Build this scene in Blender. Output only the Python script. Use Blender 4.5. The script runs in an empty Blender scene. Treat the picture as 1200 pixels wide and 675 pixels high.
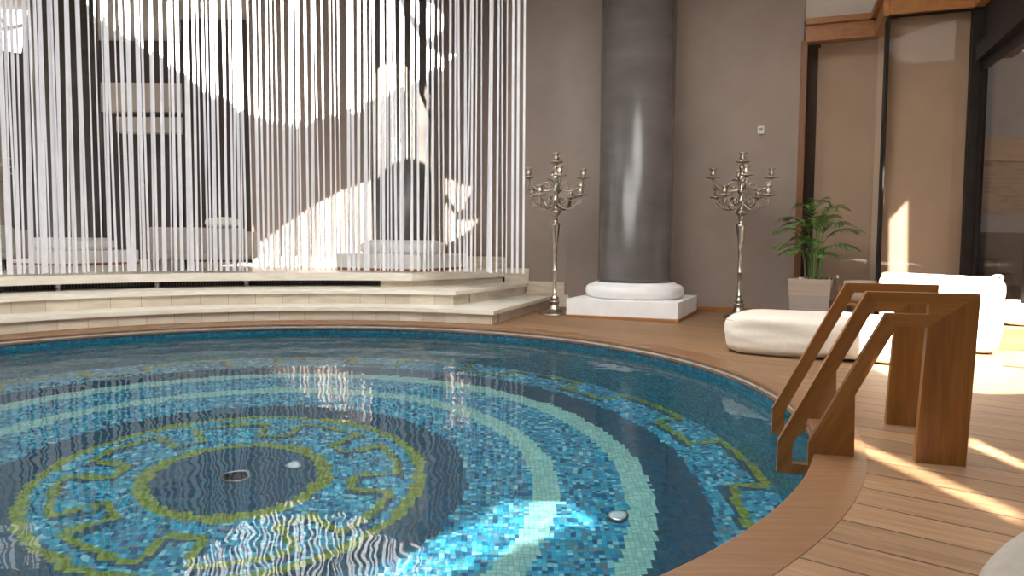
import bpy, bmesh, math, random
import numpy as np
from mathutils import Vector, Matrix, noise as mnoise
from mathutils.geometry import tessellate_polygon
random.seed(7); RNG = np.random.default_rng(11)
SC = bpy.context.scene; COL = SC.collection
PI = math.pi; R = math.radians

# ------------------------------------------------------------------ camera
F, PITCH, ROLL = 870.7, .0642, .0073
fw = Vector((0, math.cos(PITCH), -math.sin(PITCH))); up0 = Vector((0, math.sin(PITCH), math.cos(PITCH))); rt0 = Vector((1, 0, 0))
cr, sr = math.cos(ROLL), math.sin(ROLL)
rt = rt0*cr + up0*sr; up = up0*cr - rt0*sr
EYE = Vector((0, 0, 1.0))
cam = bpy.data.objects.new('camera', bpy.data.cameras.new('camera')); COL.objects.link(cam)
cam.matrix_world = Matrix(((rt.x, up.x, -fw.x, EYE.x), (rt.y, up.y, -fw.y, EYE.y), (rt.z, up.z, -fw.z, EYE.z), (0, 0, 0, 1)))
cam.data.sensor_width = 36; cam.data.lens = F/1200*36; cam.data.clip_end = 200; cam.data.clip_start = .02
SC.camera = cam

def ray(x, y):
    return fw + rt*((x-600)/F) - up*((y-337.5)/F)
def at(x, y, z=None, Y=None):
    d = ray(x, y); t = (z-EYE.z)/d.z if z is not None else (Y-EYE.y)/d.y
    return EYE + d*t

# ------------------------------------------------------------------ helpers
def link(name, me, mat=None, parent=None, smooth=False):
    o = bpy.data.objects.new(name, me); COL.objects.link(o)
    if mat: me.materials.append(mat)
    if parent: o.parent = parent
    if smooth: me.polygons.foreach_set('use_smooth', [True]*len(me.polygons))
    return o
def from_bm(name, bm, mat=None, parent=None, smooth=False, recalc=True):
    if recalc: bmesh.ops.recalc_face_normals(bm, faces=bm.faces)
    me = bpy.data.meshes.new(name); bm.to_mesh(me); bm.free()
    return link(name, me, mat, parent, smooth)
def empty(name, loc=(0, 0, 0), rz=0):
    o = bpy.data.objects.new(name, None); COL.objects.link(o); o.location = loc; o.rotation_euler = (0, 0, rz); return o
def tag(o, label=None, cat=None, group=None, kind=None):
    if label: o['label'] = label
    if cat: o['category'] = cat
    if group: o['group'] = group
    if kind: o['kind'] = kind
    return o
def struct(o): o['kind'] = 'structure'; return o
def copy_tree(o, parent=None):
    c = o.copy(); COL.objects.link(c); c.parent = parent
    if parent: c.matrix_parent_inverse = o.matrix_parent_inverse.copy()
    for ch in list(o.children): copy_tree(ch, c)
    return c
def box(bm, c, s, rot=None, bev=0, seg=2):
    m = Matrix.Translation(c) @ (rot.to_4x4() if rot else Matrix.Identity(4)) @ Matrix.Diagonal((*s, 1))
    r = bmesh.ops.create_cube(bm, size=1, matrix=m)
    if bev:
        es = list({e for v in r['verts'] for e in v.link_edges})
        bmesh.ops.bevel(bm, geom=es, offset=bev, segments=seg, affect='EDGES', profile=.5)
def lathe(bm, prof, n=32, cx=0, cy=0, close=True):
    rings = []
    for r, z in prof:
        if r < 1e-5: rings.append([bm.verts.new((cx, cy, z))])
        else: rings.append([bm.verts.new((cx+r*math.cos(2*PI*i/n), cy+r*math.sin(2*PI*i/n), z)) for i in range(n)])
    for a, b in zip(rings, rings[1:]):
        for i in range(n):
            j = (i+1) % n
            if len(a) == 1 and len(b) == 1: continue
            if len(a) == 1: bm.faces.new((a[0], b[i], b[j]))
            elif len(b) == 1: bm.faces.new((a[i], a[j], b[0]))
            else: bm.faces.new((a[i], a[j], b[j], b[i]))
    if close:
        for rg, fl in ((rings[0], True), (rings[-1], False)):
            if len(rg) > 1: bm.faces.new(rg[::-1] if fl else rg)
def tube(bm, pts, rad, n=8):
    pts = [Vector(p) for p in pts]; rings = []
    t0 = (pts[1]-pts[0]).normalized(); nrm = t0.orthogonal().normalized()
    for i, p in enumerate(pts):
        t = (pts[min(i+1, len(pts)-1)]-pts[max(i-1, 0)]).normalized()
        nrm = (nrm - t*nrm.dot(t)).normalized(); b = t.cross(nrm)
        r = rad[i] if isinstance(rad, (list, tuple)) else rad
        rings.append([bm.verts.new(p+nrm*(r*math.cos(2*PI*k/n))+b*(r*math.sin(2*PI*k/n))) for k in range(n)])
    for a, b in zip(rings, rings[1:]):
        for k in range(n): bm.faces.new((a[k], a[(k+1) % n], b[(k+1) % n], b[k]))
    bm.faces.new(rings[0][::-1]); bm.faces.new(rings[-1])
def prism(bm, poly, z0, z1, holes=()):
    """flat polygon (with holes) extruded from z0 to z1"""
    loops = [[Vector((p[0], p[1], 0)) for p in L] for L in (poly, *holes)]
    tris = tessellate_polygon(loops)
    flat = [v for L in loops for v in L]
    lo = [bm.verts.new((v.x, v.y, z0)) for v in flat]; hi = [bm.verts.new((v.x, v.y, z1)) for v in flat]
    for a, b, c in tris:
        try: bm.faces.new((hi[a], hi[b], hi[c])); bm.faces.new((lo[c], lo[b], lo[a]))
        except ValueError: pass
    k = 0
    for L in loops:
        n = len(L)
        for i in range(n):
            j = (i+1) % n
            bm.faces.new((lo[k+i], lo[k+j], hi[k+j], hi[k+i]))
        k += n
def wallbox(bm, a, b, z0, z1, th, off=0):
    """upright slab whose visible face runs a->b; body lies th to the left-hand (outer) side"""
    a = Vector((a[0], a[1])); b = Vector((b[0], b[1])); d = (b-a).normalized(); n = Vector((-d.y, d.x))
    a = a+n*off; b = b+n*off
    prism(bm, [a, b, b+n*th, a+n*th], z0, z1)
def arc(cx, cy, r, a0, a1, n):
    return [(cx+r*math.cos(a0+(a1-a0)*i/n), cy+r*math.sin(a0+(a1-a0)*i/n)) for i in range(n+1)]
def catmull(P, n=8):
    P = [Vector(p) for p in P]; out = []
    Q = [P[0]*2-P[1]]+P+[P[-1]*2-P[-2]]
    for i in range(1, len(Q)-2):
        for k in range(n):
            t = k/n; a, b, c, d = Q[i-1:i+3]
            out.append(.5*((2*b)+(c-a)*t+(2*a-5*b+4*c-d)*t*t+(3*b-a-3*c+d)*t**3))
    out.append(P[-1]); return out

# ------------------------------------------------------------------ materials
def mat(name):
    m = bpy.data.materials.new(name); m.use_nodes = True; nt = m.node_tree; nt.nodes.clear()
    out = nt.nodes.new('ShaderNodeOutputMaterial'); return m, nt, out
def nd(nt, t, **kw):
    n = nt.nodes.new('ShaderNode'+t)
    for k, v in kw.items():
        if k in n.inputs: n.inputs[k].default_value = v
        else: setattr(n, k, v)
    return n
def math_(nt, op, a, b=None, c=None):
    n = nt.nodes.new('ShaderNodeMath'); n.operation = op
    for i, v in enumerate((a, b, c)):
        if v is None: continue
        if isinstance(v, (int, float)): n.inputs[i].default_value = v
        else: nt.links.new(v, n.inputs[i])
    return n.outputs[0]
def mixc(nt, fac, a, b, mode='MIX'):
    n = nt.nodes.new('ShaderNodeMix'); n.data_type = 'RGBA'; n.blend_type = mode
    for s, v in ((n.inputs['Factor'], fac), (n.inputs[6], a), (n.inputs[7], b)):
        if isinstance(v, (int, float)): s.default_value = v
        elif isinstance(v, tuple): s.default_value = (*v, 1) if len(v) == 3 else v
        else: nt.links.new(v, s)
    return n.outputs[2]
def simple(name, c1, c2=None, rough=.5, metal=0, scale=6, stretch=(1, 1, 1), bump=0, detail=5, coat=0, spec=.5, lo=.35, hi=.65):
    """two-tone noise material"""
    m, nt, out = mat(name); L = nt.links
    p = nd(nt, 'BsdfPrincipled', Roughness=rough, Metallic=metal)
    p.inputs['Coat Weight'].default_value = coat; p.inputs['Specular IOR Level'].default_value = spec
    tc = nd(nt, 'TexCoord'); mp = nd(nt, 'Mapping'); mp.inputs['Scale'].default_value = stretch
    L.new(tc.outputs['Object'], mp.inputs['Vector'])
    no = nd(nt, 'TexNoise', Scale=scale, Detail=detail); L.new(mp.outputs[0], no.inputs['Vector'])
    mr = nd(nt, 'MapRange'); mr.inputs[1].default_value = lo; mr.inputs[2].default_value = hi; L.new(no.outputs['Fac'], mr.inputs[0])
    L.new(mixc(nt, mr.outputs[0], c1, c2 or c1), p.inputs['Base Color'])
    if bump:
        b = nd(nt, 'Bump', Strength=bump, Distance=.01); L.new(no.outputs['Fac'], b.inputs['Height']); L.new(b.outputs[0], p.inputs['Normal'])
    L.new(p.outputs[0], out.inputs[0]); return m
def wood(name, c1, c2, c3, scale=3.0, axis=0, rough=.4, coat=0.0, space='Object', roty=0.0):
    """long grain along the local axis"""
    m, nt, out = mat(name); L = nt.links
    p = nd(nt, 'BsdfPrincipled', Roughness=rough); p.inputs['Coat Weight'].default_value = coat
    tc = nd(nt, 'TexCoord'); mp = nd(nt, 'Mapping'); s = [14, 14, 14]; s[axis] = .9; mp.inputs['Scale'].default_value = s
    ro = nd(nt, 'Mapping'); ro.inputs['Rotation'].default_value = (0, roty, 0)
    L.new(tc.outputs[space], ro.inputs['Vector']); L.new(ro.outputs[0], mp.inputs['Vector'])
    no = nd(nt, 'TexNoise', Scale=scale, Detail=8, Roughness=.6, Distortion=.6); L.new(mp.outputs[0], no.inputs['Vector'])
    no2 = nd(nt, 'TexNoise', Scale=scale*5, Detail=4); L.new(mp.outputs[0], no2.inputs['Vector'])
    cr_ = nd(nt, 'ValToRGB'); e = cr_.color_ramp.elements
    e[0].position = .3; e[0].color = (*c1, 1); e[1].position = .7; e[1].color = (*c3, 1); x = e.new(.5); x.color = (*c2, 1)
    f = math_(nt, 'ADD', math_(nt, 'MULTIPLY', no.outputs['Fac'], .7), math_(nt, 'MULTIPLY', no2.outputs['Fac'], .3))
    L.new(f, cr_.inputs[0]); L.new(cr_.outputs[0], p.inputs['Base Color'])
    b = nd(nt, 'Bump', Strength=.08, Distance=.004); L.new(f, b.inputs['Height']); L.new(b.outputs[0], p.inputs['Normal'])
    L.new(p.outputs[0], out.inputs[0]); return m
def planks(name, ang, width, c1, c2, c3, gap=.006, rough=.6):
    """straight deck boards at an angle, dark joints between"""
    m, nt, out = mat(name); L = nt.links
    p = nd(nt, 'BsdfPrincipled', Roughness=rough); p.inputs['Specular IOR Level'].default_value = .3
    tc = nd(nt, 'TexCoord'); mp = nd(nt, 'Mapping'); mp.inputs['Rotation'].default_value = (0, 0, -ang)
    L.new(tc.outputs['Object'], mp.inputs['Vector'])
    sx = nd(nt, 'SeparateXYZ'); L.new(mp.outputs[0], sx.inputs[0])
    v = math_(nt, 'DIVIDE', sx.outputs[1], width); idx = math_(nt, 'FLOOR', v); fr = math_(nt, 'FRACT', v)
    wn = nd(nt, 'TexWhiteNoise', noise_dimensions='1D'); L.new(idx, wn.inputs['W'])
    cx = nd(nt, 'CombineXYZ')
    L.new(math_(nt, 'MULTIPLY_ADD', wn.outputs['Value'], 13.0, math_(nt, 'MULTIPLY', sx.outputs[0], .8)), cx.inputs[0])
    L.new(math_(nt, 'MULTIPLY', sx.outputs[1], 16), cx.inputs[1]); L.new(math_(nt, 'MULTIPLY', wn.outputs['Value'], 40.0), cx.inputs[2])
    no = nd(nt, 'TexNoise', Scale=2.6, Detail=8, Roughness=.6, Distortion=.5); L.new(cx.outputs[0], no.inputs['Vector'])
    cr_ = nd(nt, 'ValToRGB'); e = cr_.color_ramp.elements
    e[0].position = .3; e[0].color = (*c1, 1); e[1].position = .72; e[1].color = (*c3, 1); x = e.new(.5); x.color = (*c2, 1)
    L.new(no.outputs['Fac'], cr_.inputs[0])
    tone = math_(nt, 'MULTIPLY_ADD', wn.outputs['Value'], .28, .86)
    hv = nd(nt, 'HueSaturation'); L.new(cr_.outputs[0], hv.inputs['Color']); L.new(tone, hv.inputs['Value'])
    g = math_(nt, 'LESS_THAN', fr, gap/width)
    L.new(mixc(nt, g, hv.outputs[0], (.03, .017, .01)), p.inputs['Base Color'])
    b = nd(nt, 'Bump', Strength=.5, Distance=.004); L.new(math_(nt, 'SUBTRACT', 1, g), b.inputs['Height']); L.new(b.outputs[0], p.inputs['Normal'])
    L.new(p.outputs[0], out.inputs[0]); return m
def glasspane(name, tint, gloss=1.0):
    """thin clear pane: straight-through light plus mirror reflection by angle"""
    m, nt, out = mat(name); L = nt.links
    tr = nd(nt, 'BsdfTransparent'); tr.inputs[0].default_value = (*tint, 1)
    gl = nd(nt, 'BsdfGlossy', Roughness=.01)
    fr = nd(nt, 'Fresnel', IOR=1.5); mx = nd(nt, 'MixShader')
    L.new(math_(nt, 'MULTIPLY', fr.outputs[0], gloss), mx.inputs[0]); L.new(tr.outputs[0], mx.inputs[1]); L.new(gl.outputs[0], mx.inputs[2])
    L.new(mx.outputs[0], out.inputs[0]); return m

M = {}
M['deck'] = planks('deck_boards', R(-39), .215, (.178, .097, .047), (.23, .128, .064), (.285, .168, .09), gap=.009)
M['coping'] = wood('coping_wood', (.135, .064, .026), (.185, .091, .039), (.24, .128, .060), scale=2.2, axis=0)
M['strip'] = simple('coping_stone', (.62, .6, .56), (.5, .48, .45), rough=.45, scale=9)
M['teak'] = wood('rail_teak', (.15, .055, .010), (.225, .088, .018), (.30, .128, .030), scale=1.6, axis=2, rough=.38)
M['teak_flat'] = wood('rail_teak_flat', (.19, .075, .016), (.265, .108, .025), (.34, .15, .038), scale=1.6, axis=0, rough=.38)
M['teak_slope'] = wood('rail_teak_slope', (.15, .055, .010), (.225, .088, .018), (.30, .128, .030), scale=1.6, axis=2, rough=.38, roty=R(-30))
M['orange_wood'] = wood('cornice_wood', (.22, .085, .022), (.31, .125, .035), (.38, .165, .05), scale=1.5, axis=0, rough=.4)
M['beam_dark'] = wood('jamb_wood', (.12, .045, .014), (.17, .065, .02), (.22, .09, .028), scale=1.5, axis=2, rough=.45)
M['dark_wood'] = wood('dark_wood', (.03, .012, .007), (.045, .018, .01), (.06, .026, .014), scale=2, axis=2, rough=.35)
M['dark_frame'] = simple('dark_bronze_frame', (.010, .007, .006), (.014, .010, .008), rough=.6, spec=.2)
M['trav'] = simple('travertine', (.66, .58, .47), (.54, .45, .34), rough=.5, scale=3, stretch=(1, 1, 7), detail=8)
def jointed():
    m = simple('travertine_blocks', (.62, .555, .455), (.50, .43, .335), rough=.5, scale=3, stretch=(1, 1, 3), detail=8); nt = m.node_tree; L = nt.links
    p = [n for n in nt.nodes if n.type == 'BSDF_PRINCIPLED'][0]; src = p.inputs['Base Color'].links[0].from_socket
    tc = nd(nt, 'TexCoord'); sx = nd(nt, 'SeparateXYZ'); L.new(tc.outputs['Object'], sx.inputs[0])
    an = math_(nt, 'ARCTAN2', math_(nt, 'SUBTRACT', sx.outputs[1], 5.037), math_(nt, 'SUBTRACT', sx.outputs[0], -1.966))
    v = math_(nt, 'MULTIPLY', an, 14.0); fr = math_(nt, 'FRACT', v); wn = nd(nt, 'TexWhiteNoise', noise_dimensions='1D'); L.new(math_(nt, 'FLOOR', v), wn.inputs['W'])
    hv = nd(nt, 'HueSaturation'); L.new(src, hv.inputs['Color']); L.new(math_(nt, 'MULTIPLY_ADD', wn.outputs['Value'], .22, .89), hv.inputs['Value'])
    L.new(mixc(nt, math_(nt, 'LESS_THAN', fr, .02), hv.outputs[0], (.30, .25, .19)), p.inputs['Base Color']); return m
M['trav_block'] = jointed()
M['trav_lip'] = simple('travertine_lip', (.80, .75, .66), (.70, .635, .53), rough=.35, scale=4, stretch=(1, 1, 6), detail=8)
M['wall'] = simple('taupe_plaster', (.305, .238, .20), (.28, .216, .18), rough=.55, scale=2.5, detail=6)
M['tan'] = simple('tan_plaster', (.54, .43, .335), (.50, .395, .305), rough=.6, scale=2)
M['cream'] = simple('cream_plaster', (.60, .53, .46), (.56, .49, .42), rough=.6, scale=2)
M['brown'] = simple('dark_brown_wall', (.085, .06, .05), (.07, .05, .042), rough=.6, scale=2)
M['ceil'] = simple('ceiling_paint', (.55, .5, .45), (.52, .47, .42), rough=.8, scale=2)
M['shaft'] = simple('grey_stucco_lustro', (.115, .101, .093), (.070, .062, .057), rough=.24, scale=1.5, stretch=(1, 1, 2.6), detail=9, lo=.25, hi=.75)
M['white'] = simple('white_plaster', (.88, .87, .86), (.83, .82, .81), rough=.6, scale=7, bump=.1)
M['string'] = simple('white_cord', (.83, .82, .84), (.76, .75, .78), rough=.6, scale=5)
M['silver'] = simple('aged_silver', (.56, .50, .42), (.42, .37, .30), rough=.28, metal=1, scale=14)
M['mirror'] = simple('polished_steel', (.80, .80, .80), (.78, .78, .78), rough=.03, metal=1, scale=3)
M['linen'] = simple('cream_canvas', (.70, .635, .545), (.66, .595, .505), rough=.85, scale=30, bump=.15)
M['greylinen'] = simple('grey_canvas', (.28, .245, .205), (.25, .22, .185), rough=.85, scale=30, bump=.15)
M['seam'] = simple('canvas_piping', (.42, .37, .31), (.36, .31, .26), rough=.8, scale=20)
M['sofa'] = simple('grey_upholstery', (.44, .40, .37), (.38, .345, .32), rough=.85, scale=20, bump=.1)
M['black'] = simple('black_leg', (.02, .018, .016), (.03, .025, .022), rough=.4)
M['leaf'] = simple('palm_leaf', (.16, .32, .06), (.07, .17, .035), rough=.38, scale=5)
M['stem'] = simple('palm_stem', (.12, .20, .05), (.10, .13, .05), rough=.5, scale=8, stretch=(1, 1, 4))
M['soil'] = simple('soil', (.05, .035, .025), (.03, .02, .015), rough=.95, scale=25, bump=.5)
M['dark_stone'] = simple('dark_stone', (.07, .064, .062), (.05, .046, .045), rough=.7, scale=4)
M['bowl'] = simple('glazed_cream_pot', (.62, .52, .40), (.55, .45, .33), rough=.25, scale=4)
M['plastic'] = simple('white_plastic', (.75, .72, .68), (.72, .69, .65), rough=.4)
M['lightdisc'] = simple('pale_glass_disc', (.72, .80, .82), (.66, .75, .78), rough=.25)
M['steel'] = simple('brushed_steel', (.5, .5, .5), (.42, .42, .42), rough=.3, metal=1, scale=12)
M['concrete'] = simple('grey_render', (.30, .285, .29), (.26, .25, .25), rough=.8, scale=3)
M['beam'] = wood('weathered_beam', (.30, .19, .11), (.38, .25, .15), (.45, .31, .2), scale=1.4, axis=0, rough=.6)
M['pane'] = glasspane('bronze_glass', (.93, .90, .87), .6)
M['pane_dark'] = glasspane('tinted_door_glass', (.84, .82, .80), .4)
M['pane_clear'] = glasspane('clear_glass', (.95, .96, .97), 1.0)
def brickmat():
    m, nt, out = mat('brick_wall'); L = nt.links; p = nd(nt, 'BsdfPrincipled', Roughness=.8)
    tc = nd(nt, 'TexCoord'); mp = nd(nt, 'Mapping'); mp.inputs['Rotation'].default_value = (R(90), 0, 0); L.new(tc.outputs['Object'], mp.inputs[0])
    b = nd(nt, 'TexBrick', Scale=3.2); b.inputs['Color1'].default_value = (.30, .19, .12, 1); b.inputs['Color2'].default_value = (.38, .26, .17, 1)
    b.inputs['Mortar'].default_value = (.42, .34, .26, 1); b.inputs['Mortar Size'].default_value = .012
    L.new(mp.outputs[0], b.inputs[0]); L.new(b.outputs[0], p.inputs['Base Color']); L.new(p.outputs[0], out.inputs[0]); return m
M['brick'] = brickmat()
def tilemat():
    """mosaic: one colour per tile (stored on the tile), thin dark grout by tile edge"""
    m, nt, out = mat('pool_mosaic'); L = nt.links; p = nd(nt, 'BsdfPrincipled', Roughness=.25)
    a = nd(nt, 'VertexColor', layer_name='tile'); uv = nd(nt, 'UVMap', uv_map='tile_uv'); s = nd(nt, 'SeparateXYZ'); L.new(uv.outputs[0], s.inputs[0])
    ex = math_(nt, 'ABSOLUTE', math_(nt, 'SUBTRACT', s.outputs[0], .5)); ey = math_(nt, 'ABSOLUTE', math_(nt, 'SUBTRACT', s.outputs[1], .5))
    g = math_(nt, 'GREATER_THAN', math_(nt, 'MAXIMUM', ex, ey), .455)
    L.new(mixc(nt, math_(nt, 'MULTIPLY', g, .55), a.outputs[0], (.03, .09, .13)), p.inputs['Base Color']); L.new(p.outputs[0], out.inputs[0]); return m
M['tile'] = tilemat()
def watermat():
    m, nt, out = mat('pool_water'); L = nt.links
    rf = nd(nt, 'BsdfRefraction', Roughness=0.0, IOR=1.33); rf.inputs[0].default_value = (.92, .985, 1, 1)
    gl = nd(nt, 'BsdfGlossy', Roughness=0.0); fr = nd(nt, 'Fresnel', IOR=1.33); ge = nd(nt, 'NewGeometry'); mx = nd(nt, 'MixShader')
    k = math_(nt, 'MULTIPLY_ADD', ge.outputs['Backfacing'], .33, .67)      # reflection as through the photographer's polarising filter
    L.new(math_(nt, 'MULTIPLY', fr.outputs[0], k), mx.inputs[0]); L.new(rf.outputs[0], mx.inputs[1]); L.new(gl.outputs[0], mx.inputs[2])
    L.new(mx.outputs[0], out.inputs[0]); return m
M['water'] = watermat()

def frostmat():
    m, nt, out = mat('frosted_fill_panel'); L = nt.links
    t = nd(nt, 'BsdfTranslucent'); t.inputs[0].default_value = (.82, .84, .86, 1); d = nd(nt, 'BsdfDiffuse'); d.inputs[0].default_value = (.8, .8, .8, 1); mx = nd(nt, 'MixShader'); mx.inputs[0].default_value = .15
    L.new(t.outputs[0], mx.inputs[1]); L.new(d.outputs[0], mx.inputs[2]); L.new(mx.outputs[0], out.inputs[0]); return m
M['frost'] = frostmat()

# ------------------------------------------------------------------ sun and sky
SUN = Vector((.10, 1, -1.0)).normalized()
sl = bpy.data.lights.new('sun', 'SUN'); sl.energy = 52; sl.angle = R(.53); sl.color = (1, .95, .87)
so = bpy.data.objects.new('sun', sl); COL.objects.link(so); so.location = (0, -6, 12)
so.rotation_euler = SUN.to_track_quat('-Z', 'Y').to_euler()
try: sl.cycles.is_caustics_light = True
except Exception: pass
w = bpy.data.worlds.new('sky'); SC.world = w; w.use_nodes = True
wn_ = w.node_tree; bg = wn_.nodes['Background']; bg.inputs[1].default_value = 1.75
wtc = wn_.nodes.new('ShaderNodeTexCoord'); wsx = wn_.nodes.new('ShaderNodeSeparateXYZ'); wcr = wn_.nodes.new('ShaderNodeValToRGB')
wn_.links.new(wtc.outputs['Generated'], wsx.inputs[0]); wn_.links.new(wsx.outputs[2], wcr.inputs[0]); wn_.links.new(wcr.outputs[0], bg.inputs[0])
e = wcr.color_ramp.elements; e[0].position = 0; e[0].color = (.86, .82, .78, 1); e[1].position = .6; e[1].color = (.72, .84, 1, 1)

# ------------------------------------------------------------------ pool
PC = (-1.966, 5.037); PR = 3.76; ZW = -.115; ZF = -1.80; MC = (-1.90, 5.05); TS = .031
MOS = np.array([(.03, .25, .40), (.04, .33, .50), (.025, .17, .30), (.09, .40, .52), (.035, .29, .45), (.20, .48, .56), (.015, .09, .18), (.05, .22, .27), (.11, .20, .25), (.02, .12, .22), (.03, .27, .44)])
DRK = np.array([(.020, .065, .115), (.025, .085, .14), (.03, .07, .10), (.015, .085, .15), (.035, .08, .11)])
GRN = np.array([(.17, .25, .035), (.21, .28, .04), (.13, .21, .035), (.23, .28, .07), (.15, .20, .03)])
AQU = np.array([(.25, .48, .43), (.27, .51, .455), (.235, .465, .42)])
WALLT = np.array([(.02, .22, .32), (.03, .29, .41), (.015, .16, .26), (.05, .33, .42), (.03, .24, .30)])
TEAL_SHADED = np.array([(.012, .10, .17), (.015, .14, .23), (.02, .17, .26), (.01, .07, .13), (.025, .11, .16)])
def pick(pal, n): 
    return pal[RNG.integers(0, len(pal), n)]*RNG.uniform(.85, 1.15, (n, 1))
def meander(x, y, r0, r1, n, ph, wi, lw):
    """green key line: inner runs of half width wi degrees, radial steps between"""
    r = np.hypot(x, y); th = np.degrees(np.arctan2(y, x)); per = 360/n
    d = np.abs((th-ph+per/2) % per-per/2); arcd = (d-wi)*np.pi/180*r
    inner = (np.abs(r-r0) < lw/2) & (arcd < lw/2); outer = (np.abs(r-r1) < lw/2) & (arcd > -lw/2)
    step = (np.abs(arcd) < lw/2) & (r > r0-lw/2) & (r < r1+lw/2)
    return inner | outer | step
def tiles_mesh(name, V, cols):
    n = len(cols); me = bpy.data.meshes.new(name)
    me.vertices.add(n*4); me.vertices.foreach_set('co', V.reshape(-1))
    me.loops.add(n*4); me.loops.foreach_set('vertex_index', np.arange(n*4))
    me.polygons.add(n); me.polygons.foreach_set('loop_start', np.arange(n)*4)
    me.update(calc_edges=True)
    ca = me.color_attributes.new('tile', 'FLOAT_COLOR', 'CORNER')
    ca.data.foreach_set('color', np.repeat(np.c_[cols, np.ones(n)], 4, 0).reshape(-1))
    uv = me.uv_layers.new(name='tile_uv'); uv.data.foreach_set('uv', np.tile([0, 0, 1, 0, 1, 1, 0, 1], n).astype(float))
    return me
k = int(3.85/TS); g = (np.arange(-k, k)+.5)*TS; X, Y = np.meshgrid(g, g); X = X.ravel(); Y = Y.ravel()
keep = np.hypot(X+MC[0]-PC[0], Y+MC[1]-PC[1]) < PR+.03; X = X[keep]; Y = Y[keep]; n = len(X)
col = pick(MOS, n); rr = np.hypot(X, Y)+RNG.uniform(-.006, .006, n)
def put(mask, pal): col[mask] = pick(pal, int(mask.sum()))
put(rr < .545, DRK); put((rr > 1.30) & (rr < 1.60), DRK); put((rr > 2.87) & (rr < 3.21), DRK)
put((rr > 2.05) & (rr < 2.23), AQU); put((rr > 2.68) & (rr < 2.87), AQU)
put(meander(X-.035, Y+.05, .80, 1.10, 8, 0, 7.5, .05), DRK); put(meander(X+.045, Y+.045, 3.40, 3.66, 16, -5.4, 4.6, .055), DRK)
put((rr > .545) & (rr < .645), GRN); put((rr > 1.225) & (rr < 1.30), GRN)
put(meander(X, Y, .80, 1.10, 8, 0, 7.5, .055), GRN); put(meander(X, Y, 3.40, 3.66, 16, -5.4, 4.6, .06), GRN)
h = TS/2; cx_ = X+MC[0]; cy_ = Y+MC[1]; z_ = np.full(n, ZF)
V = np.stack([np.stack([cx_-h, cy_-h, z_], 1), np.stack([cx_+h, cy_-h, z_], 1), np.stack([cx_+h, cy_+h, z_], 1), np.stack([cx_-h, cy_+h, z_], 1)], 1)
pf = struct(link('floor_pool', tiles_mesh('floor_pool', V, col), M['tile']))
na = int(2*PI*PR/TS); a = np.arange(na)*2*PI/na; nz = 67; zz = ZF+np.arange(nz)*(-.06-ZF)/nz; A, Z = np.meshgrid(a, zz); A = A.ravel(); Z = Z.ravel(); da = 2*PI/na; dz = (-.06-ZF)/nz
def cyl(aa, z): return np.stack([PC[0]+PR*np.cos(aa), PC[1]+PR*np.sin(aa), z], 1)
V = np.stack([cyl(A+da, Z), cyl(A, Z), cyl(A, Z+dz), cyl(A+da, Z+dz)], 1)
wc = pick(WALLT, len(A)); top_ = Z > -.17; wc[top_] = pick(TEAL_SHADED, int(top_.sum()))  # top rows darker: shade under the coping put into the tile colour
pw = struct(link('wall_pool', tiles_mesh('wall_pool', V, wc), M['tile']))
# water surface with real ripples
S = .019; k = int(3.85/S); g = np.arange(-k, k+1)*S; X, Y = np.meshgrid(g, g)
H = np.zeros_like(X)
for i in range(80):
    lam = float(np.exp(RNG.uniform(np.log(.065), np.log(.42)))); th = RNG.uniform(0, 2*PI); kk = 2*PI/lam
    H += (.0015/kk*RNG.uniform(.5, 1.2))*np.sin(kk*(X*np.cos(th)+Y*np.sin(th))+RNG.uniform(0, 2*PI))
m_ = len(g); idx = np.arange(m_*m_).reshape(m_, m_)
q = np.stack([idx[:-1, :-1], idx[:-1, 1:], idx[1:, 1:], idx[1:, :-1]], -1).reshape(-1, 4)
rc_ = np.hypot(X, Y).ravel(); q = q[(rc_[q] < PR+.03).all(1)]
used, inv = np.unique(q, return_inverse=True); q = inv.reshape(-1, 4)
cl = np.minimum(1, (PR-.003)/np.maximum(rc_, 1e-6)); co = np.stack([X.ravel()*cl+PC[0], Y.ravel()*cl+PC[1], H.ravel()+ZW], 1)[used]
me = bpy.data.meshes.new('pool_water'); me.from_pydata(co.tolist(), [], q.tolist()); me.update()
wat = tag(link('pool_water', me, M['water'], smooth=True), 'clear rippled water filling the round mosaic pool', 'water', kind='stuff')
try:
    wat.cycles.is_caustics_caster = True; pf.cycles.is_caustics_receiver = True; pw.cycles.is_caustics_receiver = True
except Exception: pass

# coping: three stacked rings around the rim
def ring(name, r0, r1, z0, z1, m, n=192, bev=0):
    bm = bmesh.new(); prof = [(r0, z0), (r1, z0), (r1, z1), (r0+bev, z1)]
    if bev: prof += [(r0+bev*.3, z1-bev*.3), (r0, z1-bev)]
    V_ = [[bm.verts.new((PC[0]+r*math.cos(2*PI*i/n), PC[1]+r*math.sin(2*PI*i/n), z)) for r, z in prof] for i in range(n)]
    for i in range(n):
        for j in range(len(prof)):
            a_, b_ = V_[i], V_[(i+1) % n]; jj = (j+1) % len(prof); bm.faces.new((a_[j], a_[jj], b_[jj], b_[j]))
    return struct(from_bm(name, bm, m, smooth=False))
ring('trim_1', 3.745, 3.975, -.030, .002, M['coping'], bev=.012)
ring('trim_2', 3.752, 3.975, -.048, -.030, M['strip'])
ring('trim_3', 3.745, 3.975, -.068, -.048, M['coping'])
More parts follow.
